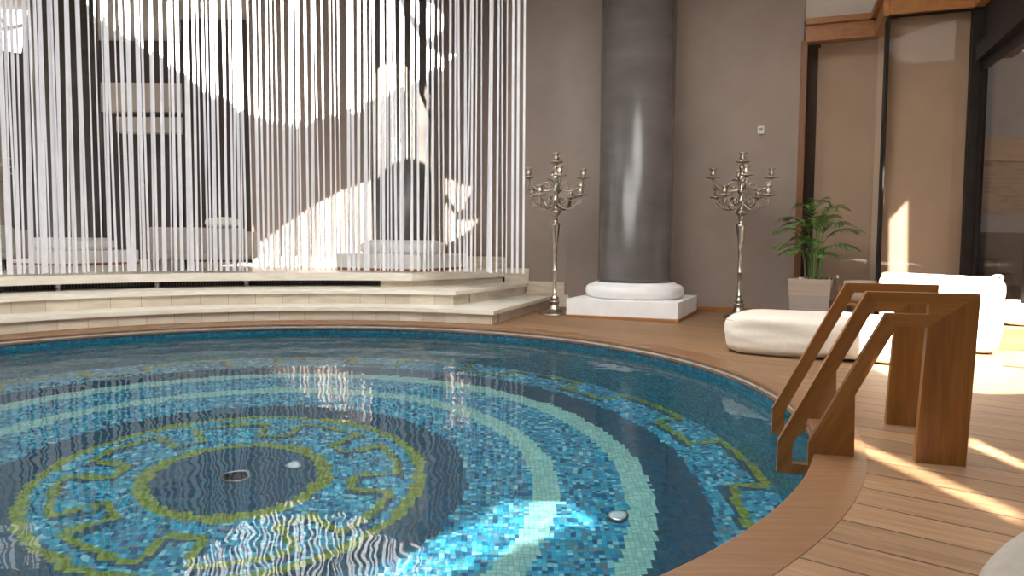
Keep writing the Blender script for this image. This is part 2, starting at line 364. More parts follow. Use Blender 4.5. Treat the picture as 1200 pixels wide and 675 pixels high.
for nm, (px, py), lab in (('pool_light', (-1.57, 5.28), 'small pale round pool light inside the dark centre disc of the mosaic'), ('pool_light', (.68, 4.60), 'small pale round pool light near the outer aqua ring of the mosaic')):
    o = empty(nm, (px, py, ZF)); tag(o, lab, 'pool light')
    bm = bmesh.new(); lathe(bm, [(.062, .001), (.062, .012), (.048, .018)], 28); from_bm('rim', bm, M['steel'], o, True)
    bm = bmesh.new(); lathe(bm, [(.048, .012), (.047, .022), (.03, .028), (0, .03)], 28); from_bm('lens', bm, M['lightdisc'], o, True)
o = empty('pool_drain', (MC[0], MC[1], ZF)); tag(o, 'round metal drain cover at the centre of the pool mosaic', 'drain')
bm = bmesh.new(); lathe(bm, [(.10, .001), (.10, .010), (.088, .014), (.082, .006)], 32, close=False); from_bm('rim', bm, M['steel'], o, True)
bm = bmesh.new()
for i in range(-3, 4):
    hw = math.sqrt(max(.082**2-(i*.023)**2, 0)); box(bm, (0, i*.023, .007), (2*hw, .012, .006))
from_bm('grate', bm, M['black'], o)

# ------------------------------------------------------------------ deck
bm = bmesh.new()
prism(bm, [(-13, -8), (11, -8), (11, 15), (-13, 15)], -.3, 0, [arc(*PC, 3.972, 0, 2*PI, 160)[:-1]])
struct(from_bm('floor', bm, M['deck']))

# ------------------------------------------------------------------ unseen ceiling, openings shaped to cast the wanted sun patches
ZC = 5.2
def proj(p):
    p = Vector(p); t = (ZC-p.z)/SUN.z; q = p+SUN*t; return (q.x, q.y)
def on_curtain(x, y, r=5.28):
    d = ray(x, y); dx, dy = d.x, d.y; ox, oy = -PC[0], -PC[1]
    a_ = dx*dx+dy*dy; b_ = 2*(ox*dx+oy*dy); c_ = ox*ox+oy*oy-r*r; t = (-b_+math.sqrt(b_*b_-4*a_*c_))/(2*a_); return EYE+d*t
WY = 12.65
low = [on_curtain(*p) for p in ((95, 2), (160, 46), (230, 97), (285, 130), (330, 146), (385, 136), (430, 121), (480, 98), (518, 76), (536, 62))]
high = [at(x, y, Y=WY) for x, y in ((538, 270), (514, 231), (505, 211), (470, 204), (435, 208), (400, 219), (365, 236), (330, 258), (303, 278))]+[Vector((-4.55, WY, 1.5)), Vector((-5.2, WY, 1.75))]
hole_main = [proj(p) for p in low]+[proj(p) for p in high]
hole_tip = [proj(at(x, y, Y=WY)) for x, y in ((519, 216), (557, 238), (541, 263), (518, 228))]
G = lambda x, y, z=0.0: at(x, y, z=z)
hole_bag = [proj(p) for p in ((2.85, 5.5, 0), (3.15, 4.9, 0), (5.6, 5.0, 0), (6.2, 7.9, 0), (4.3, 8.3, 0), (3.0, 7.4, 0))]
def P2(x, y): return at(x, y, Y=9.35)
hole_slit = [proj(P2(x, y)) for x, y in ((1045, 322), (1063, 322), (1064, 234), (1046, 250))]
hole_tri = [proj(at(x, y, Y=10.5)) for x, y in ((972, 332), (997, 332), (996, 304))]
hole_strip = [proj(G(x, y)) for x, y in ((985, 508), (1199, 602), (1196, 616), (985, 519))]
hole_streak = [proj(G(x, y)) for x, y in ((1136, 512), (1205, 546), (1205, 552), (1136, 522))]
def from_pool(x, y):   # floor point of the pool back to where its sunlight enters the water
    s_in = SUN; c = -s_in.z; e_ = 1/1.33; c2 = math.sqrt(1-e_*e_*(1-c*c)); d = s_in*e_+Vector((0, 0, 1))*(e_*c-c2); t = (ZW-ZF)/-d.z
    return proj((x-d.x*t, y-d.y*t, ZW))
hole_pool = [from_pool(*p) for p in ((-1.0, 3.85), (-.42, 4.32), (-.02, 4.80), (.36, 4.84), (.58, 4.50), (.22, 4.36), (-.30, 4.0), (-.8, 3.6))]
def dim_slots(poly, pitch, open_):
    """cut an opening into narrow slots, added only to dim its sun patch"""
    ys = [p[1] for p in poly]; y = min(ys)+pitch*.3; out = []
    while y+open_ < max(ys):
        xs = []
        for yy in (y, y+open_):
            c = []
            for (xa, ya), (xb, yb) in zip(poly, poly[1:]+poly[:1]):
                if (ya-yy)*(yb-yy) < 0: c.append(xa+(xb-xa)*(yy-ya)/(yb-ya))
            xs.append((min(c), max(c)) if len(c) >= 2 else None)
        if xs[0] and xs[1]: out.append([(xs[0][0], y), (xs[0][1], y), (xs[1][1], y+open_), (xs[1][0], y+open_)])
        y += pitch
    return out
bm = bmesh.new()
SKY = arc(-1.8, 4.2, 2.5, 0, 2*PI, 48)[:-1]
SKY2 = [(1.25+.95*math.cos(2*PI*i/40), 6.3+1.7*math.sin(2*PI*i/40)) for i in range(40)]
prism(bm, [(-13, -8), (11, -8), (11, 13.4), (6, 13.4), (6, 17), (-13, 17)], ZC, ZC+.010, [SKY, SKY2, hole_main, hole_tip, hole_bag, hole_slit, hole_tri, hole_streak, *dim_slots(hole_strip, .06, .040), *dim_slots(hole_pool, .085, .034)])
struct(from_bm('ceiling', bm, M['ceil']))
sk = empty('fill_skylight_1', (0, 0, 0)); sk['kind'] = 'structure'  # unseen frosted panel, added to spread fill light over the pool
bm = bmesh.new(); bm.faces.new([bm.verts.new((x, y, ZC+.014)) for x, y in arc(-1.8, 4.2, 2.58, 0, 2*PI, 48)[:-1]]); from_bm('pane', bm, M['frost'], sk)
sk2 = empty('fill_skylight_2', (0, 0, 0)); sk2['kind'] = 'structure'  # second unseen panel, added to brighten the big column and back wall
bm = bmesh.new(); bm.faces.new([bm.verts.new((1.25+(x-1.25)*1.06, 6.3+(y-6.3)*1.04, ZC+.014)) for x, y in SKY2]); from_bm('pane', bm, M['frost'], sk2)

# ------------------------------------------------------------------ walls
back = [(-4.45, 12.75), (-4, 12.75), (-2, 12.68), (-.75, 12.45), (-.13, 12.15), (-.10, 11.56), (.25, 11.42), (.83, 11.22), (2.0, 10.98), (2.9, 10.78), (4.03, 10.52)]
bm = bmesh.new()
prism(bm, back+[(4.2, 10.9), (2.9, 11.1), (.9, 11.6), (.4, 12.3), (.4, 13.0), (-4, 13.05), (-4.45, 13.05)], 0, ZC)
struct(from_bm('wall_back', bm, M['wall']))
def slab(name, a_, b_, z0, z1, th, m, off=0, kind='structure', parent=None, bev=0):
    bm = bmesh.new(); wallbox(bm, a_, b_, z0, z1, th, off); o = from_bm(name, bm, m, parent)
    if kind: o['kind'] = kind
    return o
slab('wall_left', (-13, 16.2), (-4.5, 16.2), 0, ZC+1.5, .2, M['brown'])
slab('wall_front', (10.9, -7.8), (-12.9, -7.8), 0, ZC, .15, M['cream'])
slab('wall_right_front', (8.3, 6.0), (8.3, -7.8), 0, ZC, .15, M['cream'])
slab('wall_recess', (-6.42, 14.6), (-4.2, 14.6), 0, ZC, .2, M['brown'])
slab('wall_left_return', (-12.0, 14.2), (-9.75, 14.2), 0, ZC, .2, M['cream'])
# baseboard right of the column
wb = [(2.0, 10.98), (2.9, 10.78), (4.03, 10.52)]
bm = bmesh.new()
prism(bm, [(x+.005, y-.018) for x, y in [(.90, 11.205)]+wb]+[(x, y) for x, y in (wb[::-1]+[(.90, 11.205)])], 0, .055)
struct(from_bm('baseboard_back', bm, M['orange_wood']))

# stepped glazed screen on the right
A_, B_, C_, D_ = (4.06, 10.54), (4.92, 10.20), (4.58, 9.27), (5.47, 8.93); E_ = (4.88, 7.05)
ZT, ZB = 4.07, 3.77
struct(slab('wall_right_upper', (3.97, 10.576), B_, ZT, ZC, .3, M['cream'], off=.02))
struct(slab('wall_right_upper', C_, D_, ZT, ZC, .3, M['cream'], off=.02))
struct(slab('wall_right_upper', B_, C_, ZT, ZC, .1, M['cream'], off=.0))
def cornice(name, pts):
    """two-step wooden cornice following a zig-zag line"""
    bm = bmesh.new()
    for a_, b_ in zip(pts, pts[1:]):
        wallbox(bm, a_, b_, ZB, ZT-.08, .20, -.06); wallbox(bm, a_, b_, ZT-.08, ZT, .26, -.12)
    return struct(from_bm(name, bm, M['orange_wood']))
cornice('trim_4', [A_, B_]); cornice('trim_5', [C_, D_]); cornice('trim_6', [B_, C_]); cornice('trim_7', [D_, (5.2, 8.2)])
bm = bmesh.new(); wallbox(bm, (4.005, 10.555), (4.085, 10.523), 0, ZB+.02, .16, -.03); struct(from_bm('trim_8', bm, M['beam_dark']))
def lerp(a_, b_, t): return (a_[0]+(b_[0]-a_[0])*t, a_[1]+(b_[1]-a_[1])*t)
slab('wall_right', lerp(A_, B_, .0), lerp(A_, B_, .24), 0, ZT, .1, M['dark_wood'], off=.55)
slab('wall_right', lerp(A_, B_, .22), lerp(A_, B_, 1.25), 0, ZT, .1, M['tan'], off=.42)
slab('trim_14', lerp(C_, D_, -.01), lerp(C_, D_, .02), 0, ZB, .30, M['dark_frame'], off=.04)
slab('wall_right', lerp(C_, D_, .022), lerp(C_, D_, 1.02), 0, ZT, .1, M['tan'], off=.22)
slab('trim_9', lerp(A_, B_, .19), lerp(A_, B_, .28), 0, ZB, .05, M['tan'], off=.36)
def window(name, a_, b_, z0, z1, pane, frame, fw_=.02, inset=.02):
    o = empty(name, (0, 0, 0)); o['kind'] = 'structure'
    bm = bmesh.new(); wallbox(bm, lerp(a_, b_, .008), lerp(a_, b_, .992), z0+.006, z1-.006, .012, inset); from_bm('pane', bm, M[pane], o)
    if frame:
        bm = bmesh.new(); L_ = math.hypot(b_[0]-a_[0], b_[1]-a_[1]); f = fw_/L_
        wallbox(bm, a_, lerp(a_, b_, f), z0, z1, .05, inset-.02); wallbox(bm, lerp(a_, b_, 1-f), b_, z0, z1, .05, inset-.02)
        wallbox(bm, a_, b_, z0, z0+fw_, .05, inset-.02); wallbox(bm, a_, b_, z1-fw_, z1, .05, inset-.02); from_bm('frame', bm, M[frame], o)
    return o
window('window_1', lerp(A_, B_, .05), B_, .0, ZB, 'pane', None)
window('window_2', C_, D_, .0, ZB, 'pane', 'dark_frame', fw_=.018)
door = window('door_1', (5.50, 8.90), E_, .0, 3.15, 'pane_dark', 'dark_frame', fw_=.12)
slab('wall_door_head', (5.52, 8.85), E_, 3.15, ZC, .3, M['dark_frame'], off=-.02)
slab('trim_10', (5.52, 8.85), E_, 3.13, 3.32, .12, M['dark_frame'], off=-.10)
slab('trim_13', (5.42, 8.955), (5.54, 8.90), 0, ZT, .35, M['dark_frame'], off=-.015)
# outside beyond the door
slab('wall_outside_brick', (6.2, 13.2), (10.6, 13.2), 0, 2.45, .3, M['brick'])
slab('wall_outside_beam', (6.2, 13.15), (10.6, 13.15), 2.45, 2.85, .3, M['beam'])
slab('wall_outside_render', (6.2, 13.2), (10.6, 13.2), 2.85, 4.35, .3, M['concrete'])
slab('wall_outside_low', (7.2, 12.6), (10.6, 12.6), 0, 1.5, .2, M['concrete'])
st = empty('outdoor_stairs', (7.0, 11.6, 0)); tag(st, 'dark stone stairs outside, seen through the tinted glass door', 'stairs')
for i in range(6):
    bm = bmesh.new(); box(bm, (.95-i*.24+.5, .0, .11+i*.19-.0), (1.0-0*i, 1.0, .22), bev=.008); from_bm('step', bm, M['dark_stone'], st)
# far left: bright roof light high on the cream wall, pale fascias, dark doors
o = empty('window_3', (0, 0, 0)); o['kind'] = 'structure'
p0 = at(-30, 8, Y=14.1); p1 = at(31, 62, Y=14.1)
m, nt, out = mat('bright_daylight_pane'); em = nd(nt, 'Emission', Strength=3.0); em.inputs[0].default_value = (1, .98, .95, 1); nt.links.new(em.outputs[0], out.inputs[0]); M['daypane'] = m
bm = bmesh.new(); v = [at(-30, 10, Y=14.12), at(33, 8, Y=14.12), at(24, 62, Y=14.12), at(-30, 55, Y=14.12)]
vs = [bm.verts.new(q_) for q_ in v]+[bm.verts.new(q_+Vector((0, .02, 0))) for q_ in v]
bm.faces.new(vs[:4]); bm.faces.new(vs[4:][::-1])
for i in range(4): bm.faces.new((vs[i], vs[(i+1) % 4], vs[4+(i+1) % 4], vs[4+i]))
from_bm('pane', bm, M['daypane'], o)
bm = bmesh.new(); tube(bm, [at(-30, 34, Y=14.08), at(10, 34, Y=14.08), at(30, 29, Y=14.08)], .035, 6); tube(bm, [at(10, 34, Y=14.08), at(-2, 18, Y=14.08)], .035, 6); from_bm('mullion', bm, M['cream'], o)
slab('trim_11', (at(118, 100, Y=15.9).x, 15.9), (at(216, 100, Y=15.9).x, 15.9), at(160, 131, Y=15.9).z, at(160, 97, Y=15.9).z, .3, M['cream'])
slab('trim_12', (at(135, 100, Y=15.9).x, 15.9), (at(216, 100, Y=15.9).x, 15.9), at(160, 155, Y=15.9).z, at(160, 137, Y=15.9).z, .3, M['cream'])
d2 = empty('door_2', (0, 0, 0)); d2['kind'] = 'structure'
bm = bmesh.new(); wallbox(bm, (at(122, 200, Y=15.95).x, 15.95), (at(163, 200, Y=15.95).x, 15.95), .5, 2.75, .06); wallbox(bm, (at(167, 200, Y=15.95).x, 15.95), (at(208, 200, Y=15.95).x, 15.95), .5, 2.75, .06); from_bm('leaf', bm, M['dark_wood'], d2)
bm = bmesh.new(); box(bm, at(168, 222, Y=15.86), (.05, .05, .22), bev=.01); from_bm('door_handle', bm, M['silver'], d2)

# ------------------------------------------------------------------ curved stone steps and platform
Z1, Z2, Z3 = .165, .345, .535
E1, E2, E3 = (.57, 11.22), (.21, 11.40), (-.14, 11.54)
def ang(p): return math.atan2(p[1]-PC[1], p[0]-PC[0])
K1, K2, K3 = (-.235, 8.78), (-.75, 9.46), (-1.40, 10.26)
BACK = [(-.145, 12.135), (-.76, 12.435), (-2, 12.665), (-4, 12.735), (-4.46, 12.735), (-4.46, 14.55), (-6.45, 14.55), (-6.45, 15.8), (-9.72, 15.8), (-9.72, 14.15), (-12.9, 14.15), (-12.9, 5.0)]
WALLPTS = {1: [(.25, 11.405), (-.115, 11.545)], 2: [(-.115, 11.545)], 3: []}
def footprint(r, K, E, grow=0, st=3):
    d = Vector((E[0]-K[0], E[1]-K[1])).normalized(); nrm = Vector((d.y, -d.x))*grow; rr_ = r-grow
    Kx = Vector(K)+nrm; a1 = ang(Kx)
    Kx = Vector((PC[0]+rr_*math.cos(a1), PC[1]+rr_*math.sin(a1)))
    left = arc(*PC, rr_, R(176), a1, 90)
    return left+[(E[0]+nrm.x, E[1]+nrm.y)]+WALLPTS[st]+[b_ for b_ in BACK]
steps = empty('stone_steps', (-3, 9, 0)); tag(steps, 'curved cream travertine steps and platform edging the far side of the pool', 'steps')
def rel(o, root): o.parent = root; o.matrix_parent_inverse = Matrix.Translation(-root.location) if False else Matrix.Identity(4); o.location = -Vector(root.location); return o
def spart(name, poly, z0, z1, m, bev=0):
    bm = bmesh.new(); prism(bm, poly, z0, z1)
    o = from_bm(name, bm, m); rel(o, steps); return o
r1, r2, r3 = [math.hypot(k_[0]-PC[0], k_[1]-PC[1]) for k_ in (K1, K2, K3)]
LT = .048
spart('riser', footprint(r1, K1, E1, 0, 1), 0, Z1-LT, M['trav_block']); spart('tread', footprint(r1, K1, E1, .042, 1), Z1-LT, Z1, M['trav_lip'])
spart('riser', footprint(r2, K2, E2, 0, 2), Z1, Z2-LT, M['trav_block']); spart('tread', footprint(r2, K2, E2, .042, 2), Z2-LT, Z2, M['trav_lip'])
Kg = at(447, 331, Y=10.4)
body = footprint(r3+.06, (K3[0]+.0, K3[1]+.06), E3)
# the recess under the platform: curved dark grille behind, solid block at the right end
ag = math.atan2(10.45-PC[1], Kg.x-PC[0])
rec = arc(*PC, r3+.32, R(176), ag, 70)+arc(*PC, r3+.05, ag, ang(K3), 14)+[E3]+BACK
spart('riser', rec, Z2, Z3-.105, M['trav'])
m, nt, out = mat('dark_grille'); L = nt.links; p = nd(nt, 'BsdfPrincipled', Roughness=.4)
tc = nd(nt, 'TexCoord'); sx = nd(nt, 'SeparateXYZ'); L.new(tc.outputs['Object'], sx.inputs[0])
an = math_(nt, 'ARCTAN2', math_(nt, 'SUBTRACT', sx.outputs[1], PC[1]), math_(nt, 'SUBTRACT', sx.outputs[0], PC[0]))
fr = math_(nt, 'FRACT', math_(nt, 'MULTIPLY', an, 150.0)); L.new(mixc(nt, math_(nt, 'LESS_THAN', fr, .2), (.012, .012, .016), (.12, .12, .14)), p.inputs[0]); L.new(p.outputs[0], out.inputs[0]); M['grille'] = m
bm = bmesh.new(); prism(bm, arc(*PC, r3+.30, R(175), ag, 90)+arc(*PC, r3+.33, ag, R(175), 90), Z2+.002, Z3-.107); rel(from_bm('grille', bm, M['grille']), steps)
slabp = spart('platform_slab', footprint(r3, K3, E3, .03), Z3-.105, Z3, M['trav_lip'])
for px in (68, 184, 289):
    q_ = on_curtain(px, 334, r3+.10); bm = bmesh.new()
    lathe(bm, [(.05, Z2), (.05, Z2+.012), (.032, Z2+.016), (.032, Z3-.12), (.045, Z3-.116), (.045, Z3-.105)], 18, q_.x, q_.y); rel(from_bm('support_post', bm, M['steel'], None, True), steps)
# stepped travertine skirting against the wall
def skirt(a_, b_, z0, z1): 
    bm = bmesh.new(); wallbox(bm, a_, b_, z0, z1, .03, -.037); o = from_bm('skirting', bm, M['trav']); rel(o, steps)
skirt((.57, 11.31), (.86, 11.21), 0, .18); skirt((.22, 11.43), (.80, 11.23), Z1, .375); skirt((-.10, 11.56), (.27, 11.415), Z2, .57); 
skirt((-.75, 12.45), (-.13, 12.15), Z3, .73); skirt((-.13, 12.10), (-.10, 11.60), Z3, .73); skirt((-2, 12.68), (-.75, 12.45), Z3, .70); skirt((-4.45, 12.75), (-2, 12.68), Z3, .70)

# ------------------------------------------------------------------ columns
def column():
    root = empty('column')
    bm = bmesh.new(); box(bm, (0, 0, .018), (1.47, 1.47, .036), bev=.004); from_bm('plinth_base', bm, M['orange_wood'], root)
    bm = bmesh.new(); box(bm, (0, 0, .141), (1.45, 1.45, .21), bev=.008); from_bm('plinth', bm, M['white'], root)
    bm = bmesh.new()
    prof = [(.50, .246)]+[(.585+.075*math.cos(t), .334+.088*math.sin(t)) for t in np.linspace(-PI/2, PI/2, 12)]+[(.56, .43), (.545, .445), (.525, .452), (.50, .455)]
    lathe(bm, prof, 72); from_bm('base', bm, M['white'], root, True)
    bm = bmesh.new(); lathe(bm, [(.505, .455), (.492, .50), (.490, 5.18)], 72); from_bm('shaft', bm, M['shaft'], root, True)
    return root
c1 = column(); c1.location = (1.66, 10.06, 0); c1.rotation_euler.z = R(-23)
tag(c1, 'dark grey round column on white plinth between the two candelabra', 'column', kind='thing')
c2 = copy_tree(c1); c2.location = (-1.70, 11.60, Z3+.002); tag(c2, 'dark column with sunlit shaft behind the right part of the curtain', 'column', kind='thing')
c3 = copy_tree(c1); c3.location = (-7.55, 12.75, Z3+.002); tag(c3, 'black shaded column behind the left end of the string curtain', 'column', kind='thing')
for c_ in (c2, c3):
    for ch in c_.children:
        if ch.name.startswith('shaft'): ch.scale.z = (ZC-Z3-.03)/5.18*1.0

# ------------------------------------------------------------------ string curtain
bm = bmesh.new()
xs = []; x = -14.0
while x < 609:
    dens = 5.3 if x < 210 else (4.3 if x < 290 else (5.5 if x < 440 else (5.2 if x < 530 else 4.4)))
    x += dens*random.choice((.45, .75, .95, 1.1, 1.35, 1.6)); xs.append(x)
for x in xs:
    rr_ = random.choice((5.27, 5.30, 5.34)); p = on_curtain(x, 318, rr_); a0 = math.atan2(p.y-PC[1], p.x-PC[0])
    wd = random.choice((.018, .023, .028, .034, .042)); t_ = .007; lean = random.gauss(0, .004)
    zb = Z3+.022+random.uniform(0, .012); zt = ZC-.001
    tx, ty = -math.sin(a0), math.cos(a0); nx, ny = math.cos(a0), math.sin(a0); tw = random.uniform(-.5, .5)
    ux, uy = tx*math.cos(tw)+nx*math.sin(tw), ty*math.cos(tw)+ny*math.sin(tw); vx, vy = -uy, ux
    ring_ = []
    for z, sh in ((zb, 0), (zb+2.3, lean*.6), (zt, lean)):
        px_, py_ = p.x+tx*sh*6, p.y+ty*sh*6
        ring_.append([bm.verts.new((px_+ux*wd/2*i+vx*t_/2*j, py_+uy*wd/2*i+vy*t_/2*j, z)) for i, j in ((-1, -.4), (0, -1), (1, -.4), (1, .4), (0, 1), (-1, .4))])
    for a_, b_ in zip(ring_, ring_[1:]):
        for k_ in range(6): bm.faces.new((a_[k_], a_[(k_+1) % 6], b_[(k_+1) % 6], b_[k_]))
    bm.faces.new(ring_[0][::-1]); bm.faces.new(ring_[-1])
tag(from_bm('string_curtain', bm, M['string']), 'curved curtain of white hanging strings along the stone platform edge', 'curtain', kind='stuff')

# ------------------------------------------------------------------ candelabra
def candelabrum():
    root = empty('candelabrum'); S_ = M['silver']
    bm = bmesh.new(); lathe(bm, [(.205, 0), (.205, .012), (.19, .022), (.15, .03), (.105, .05), (.075, .085), (.06, .12), (.052, .15), (.07, .165), (.07, .178), (.045, .19)], 40); from_bm('base', bm, S_, root, True)
    bm = bmesh.new()
    lathe(bm, [(.04, .188), (.055, .215), (.058, .232), (.03, .25), (.026, .275), (.036, .285), (.026, .295), (.025, .58), (.034, .592), (.034, .604), (.026, .616), (.028, .88), (.036, .895), (.030, .91),
               (.036, 1.0), (.052, 1.13), (.060, 1.20), (.066, 1.222), (.058, 1.232), (.03, 1.245), (.028, 1.29), (.042, 1.305), (.03, 1.325), (.05, 1.35), (.075, 1.38), (.074, 1.395), (.045, 1.42), (.028, 1.45),
               (.03, 1.48), (.05, 1.52), (.055, 1.55), (.035, 1.585), (.028, 1.61), (.05, 1.64), (.062, 1.665), (.055, 1.69), (.03, 1.72), (.026, 1.76), (.04, 1.79), (.055, 1.83), (.045, 1.87), (.025, 1.90), (.03, 1.94), (.045, 1.97), (.035, 2.0), (.02, 2.02), (.02, 2.045)], 24)
    from_bm('stem', bm, S_, root, True)
    def cup(parent, x, y, z):
        bm = bmesh.new(); lathe(bm, [(.012, -.03), (.03, -.014), (.088, -.006), (.095, .004), (.088, .006), (.03, .002), (.016, .006)], 24, x, y); 
        for v in bm.verts: v.co.z += z
        from_bm('drip_pan', bm, S_, parent, True)
        bm = bmesh.new(); lathe(bm, [(.014, .004), (.018, .018), (.030, .03), (.041, .045), (.037, .062), (.022, .078), (.024, .092), (.052, .112), (.055, .120), (.050, .122), (.020, .110), (.018, .06), (0, .058)], 24, x, y)
        for v in bm.verts: v.co.z += z
        from_bm('candle_cup', bm, S_, parent, True)
    cup(root, 0, 0, 2.05)
    for tier, (zr, zc, rad, a0) in enumerate(((1.70, 1.845, .37, 0), (1.50, 1.60, .385, 50))):
        for q_ in range(4):
            a_ = R(a0+90*q_); ca, sa = math.cos(a_), math.sin(a_)
            bm = bmesh.new()
            prof = [(.03, zr), (.10, zr-.055), (.18, zr-.075), (.26, zr-.06), (.33, zr-.005), (rad-.005, zc-.07), (rad, zc-.02)]
            if tier == 0: prof = [(.03, zr), (.10, zr-.03), (.18, zr-.035), (.27, zr-.005), (.34, zr+.04), (rad, zc-.02)]
            tube(bm, [(r*ca, r*sa, z) for r, z in catmull([Vector((r, z)) for r, z in prof], 6)], .0135, 8)
            def scroll(cr_, cz, r0, turns, st):
                n_ = 26; tube(bm, [((cr_+r0*(1-.75*i/n_)*math.cos(st+turns*2*PI*i/n_))*ca, (cr_+r0*(1-.75*i/n_)*math.cos(st+turns*2*PI*i/n_))*sa, cz+r0*(1-.75*i/n_)*math.sin(st+turns*2*PI*i/n_)) for i in range(n_)], .0095, 6)
            scroll(.125, zr+.035, .058, 1.3, -PI/2); scroll(rad-.03, zc-.10, .045, -1.25, PI*.9)
            arm = from_bm('arm', bm, S_, root, True)
            cup(arm, rad*ca, rad*sa, zc)
    return root
k1 = candelabrum(); k1.location = (.58, 10.06, 0); k1.rotation_euler.z = R(4)
tag(k1, 'tall silver candelabrum standing beside the stone steps, left of the big column', 'candelabrum', 'floor candelabra')
k2 = copy_tree(k1); k2.location = (3.02, 9.85, 0); k2.rotation_euler.z = R(-10); tag(k2, 'tall silver candelabrum between the big column and the potted palm', 'candelabrum', 'floor candelabra')
k3 = copy_tree(k1); q_ = at(-16, 300, Y=13.2); k3.location = (q_.x, 13.2, Z3+.002); tag(k3, 'silver candelabrum mostly cut off behind the far left strings', 'candelabrum', 'floor candelabra')

# ------------------------------------------------------------------ soft furniture
def cushion(L_, W_, H_, e=.55, n=16, seed=0, wob=.012, sag=0.0):
    """stuffed rounded block, base at z=0"""
    bm = bmesh.new(); bmesh.ops.create_cube(bm, size=2); bmesh.ops.subdivide_edges(bm, edges=bm.edges, cuts=n, use_grid_fill=True)
    for v in bm.verts:
        c = v.co.copy()
        d = (abs(c.x)**(2/e)+abs(c.y)**(2/e)+abs(c.z)**(2/e))**(e/2)
        c = c/d
        bul = 1+.0*c.length
        nz_ = mnoise.noise(Vector((c.x*1.7+seed, c.y*1.7, c.z*1.7)))*wob+mnoise.noise(Vector((c.x*5+seed, c.y*5, c.z*5)))*wob*.4
        p = Vector((c.x*L_/2, c.y*W_/2, c.z*H_/2))
        p += Vector((c.x, c.y, c.z)).normalized()*nz_
        p.z -= sag*(1-abs(c.x)**2)*max(c.z, 0)
        p.z = max(p.z+H_/2, 0)
        v.co = p
    return bm
def seam_loop(bm, L_, W_, z, e, r=.006, n=72):
    pts = []
    for i in range(n+1):
        t = 2*PI*i/n; cx, sx_ = math.cos(t), math.sin(t)
        d = (abs(cx)**(2/e)+abs(sx_)**(2/e))**(e/2); pts.append((cx/d*L_/2, sx_/d*W_/2, z))
    tube(bm, pts, r, 6)
th = math.atan2(-.56, 1.04)
bb = empty('bean_bag_lounger', (0, 0, 0)); tag(bb, 'long cream canvas bean bag lounger with sunlit high back behind the handrails', 'lounger')
ux = Vector((math.cos(th), math.sin(th), 0)); uy = Vector((-ux.y, ux.x, 0))
fl = Vector((1.87, 6.62, 0)); LS, WS, HS = 1.68, .88, .36
sc_ = fl+ux*(LS/2)+uy*(WS/2)
o = from_bm('seat_cushion', cushion(LS, WS, HS, .30, seed=1, wob=.022), M['linen'], bb, True); o.location = sc_; o.rotation_euler.z = th
bm = bmesh.new(); seam_loop(bm, LS*.985, WS*.975, HS*.82, .30); s_ = from_bm('seam', bm, M['seam'], o, True)
br = Vector((4.36, 6.52, 0)); LB, WB, HB = 1.02, .40, .70
bc = br-ux*(LB/2)+uy*(WB/2)
o = from_bm('back_cushion', cushion(LB, WB, HB, .24, seed=4, wob=.02), M['linen'], bb, True); o.location = bc; o.rotation_euler = (R(-7), 0, th)
for v in o.data.vertices: v.co.x *= .93+.09*v.co.z/HB
for sx_ in (-1, 1):
    bm = bmesh.new(); tube(bm, catmull([(sx_*LB*.47, -.02, HB-.05), (sx_*LB*.48, .0, HB+.0), (sx_*LB*.44, .01, HB+.015), (sx_*LB*.36, .02, HB-.02)], 6), .012, 6)
    from_bm('handle', bm, M['linen'], o, True)
b2 = empty('bean_bag', (1.66, 1.60, 0)); tag(b2, 'grey canvas bean bag corner at the bottom right edge of the photo', 'bean bag')
th2 = math.atan2(.28, .38)
o = from_bm('body', cushion(1.3, .8, .34, .40, seed=9, wob=.01), M['greylinen'], b2, True); o.rotation_euler.z = th2
bm = bmesh.new(); seam_loop(bm, 1.3*.97, .8*.955, .34*.80, .38); from_bm('seam', bm, M['seam'], o, True)

def sofa():
    root = empty('sofa')
    bm = bmesh.new(); box(bm, (0, 0, .30), (1.30, .78, .30), bev=.05, seg=3); from_bm('body', bm, M['sofa'], root, True)
    bm = bmesh.new(); box(bm, (0, -.30, .42), (1.34, .20, .38), bev=.06, seg=3); from_bm('backrest', bm, M['sofa'], root, True)
    for s in (-1, 1):
        bm = bmesh.new(); box(bm, (s*.60, .04, .36), (.16, .76, .40), bev=.06, seg=3); from_bm('armrest', bm, M['sofa'], root, True)
    bm = bmesh.new(); box(bm, (0, .08, .50), (1.02, .62, .14), bev=.05, seg=3); from_bm('seat_cushion', bm, M['sofa'], root, True)
    for sx_ in (-.53, -.36, .36, .53):
        bm = bmesh.new(); lathe(bm, [(.016, 0), (.028, .155)], 12, sx_, -.30 if abs(sx_) > .4 else .28); from_bm('leg', bm, M['black'], root, True)
    return root
sf = sofa(); q_ = at(234, 316, Y=10.62); sf.location = (q_.x, 10.80, Z3+.002); sf.rotation_euler.z = R(4)
tag(sf, 'grey upholstered sofa with dark legs seen from behind through the strings', 'sofa')
sf2 = copy_tree(sf); q_ = at(8, 316, Y=9.9); sf2.location = (q_.x-.74, 10.2, Z3+.002); sf2.rotation_euler.z = R(14); tag(sf2, 'sofa end cut off by the left edge behind the strings', 'sofa')
pl = from_bm('throw_pillow', cushion(.46, .26, .14, .7, seed=3), M['linen'], None, True); pl.location = (sf.location.x+.36, sf.location.y-.26, Z3+.617); pl.rotation_euler = (0, 0, R(8))
tag(pl, 'pale throw pillow lying on top of the grey sofa back behind the strings', 'pillow')

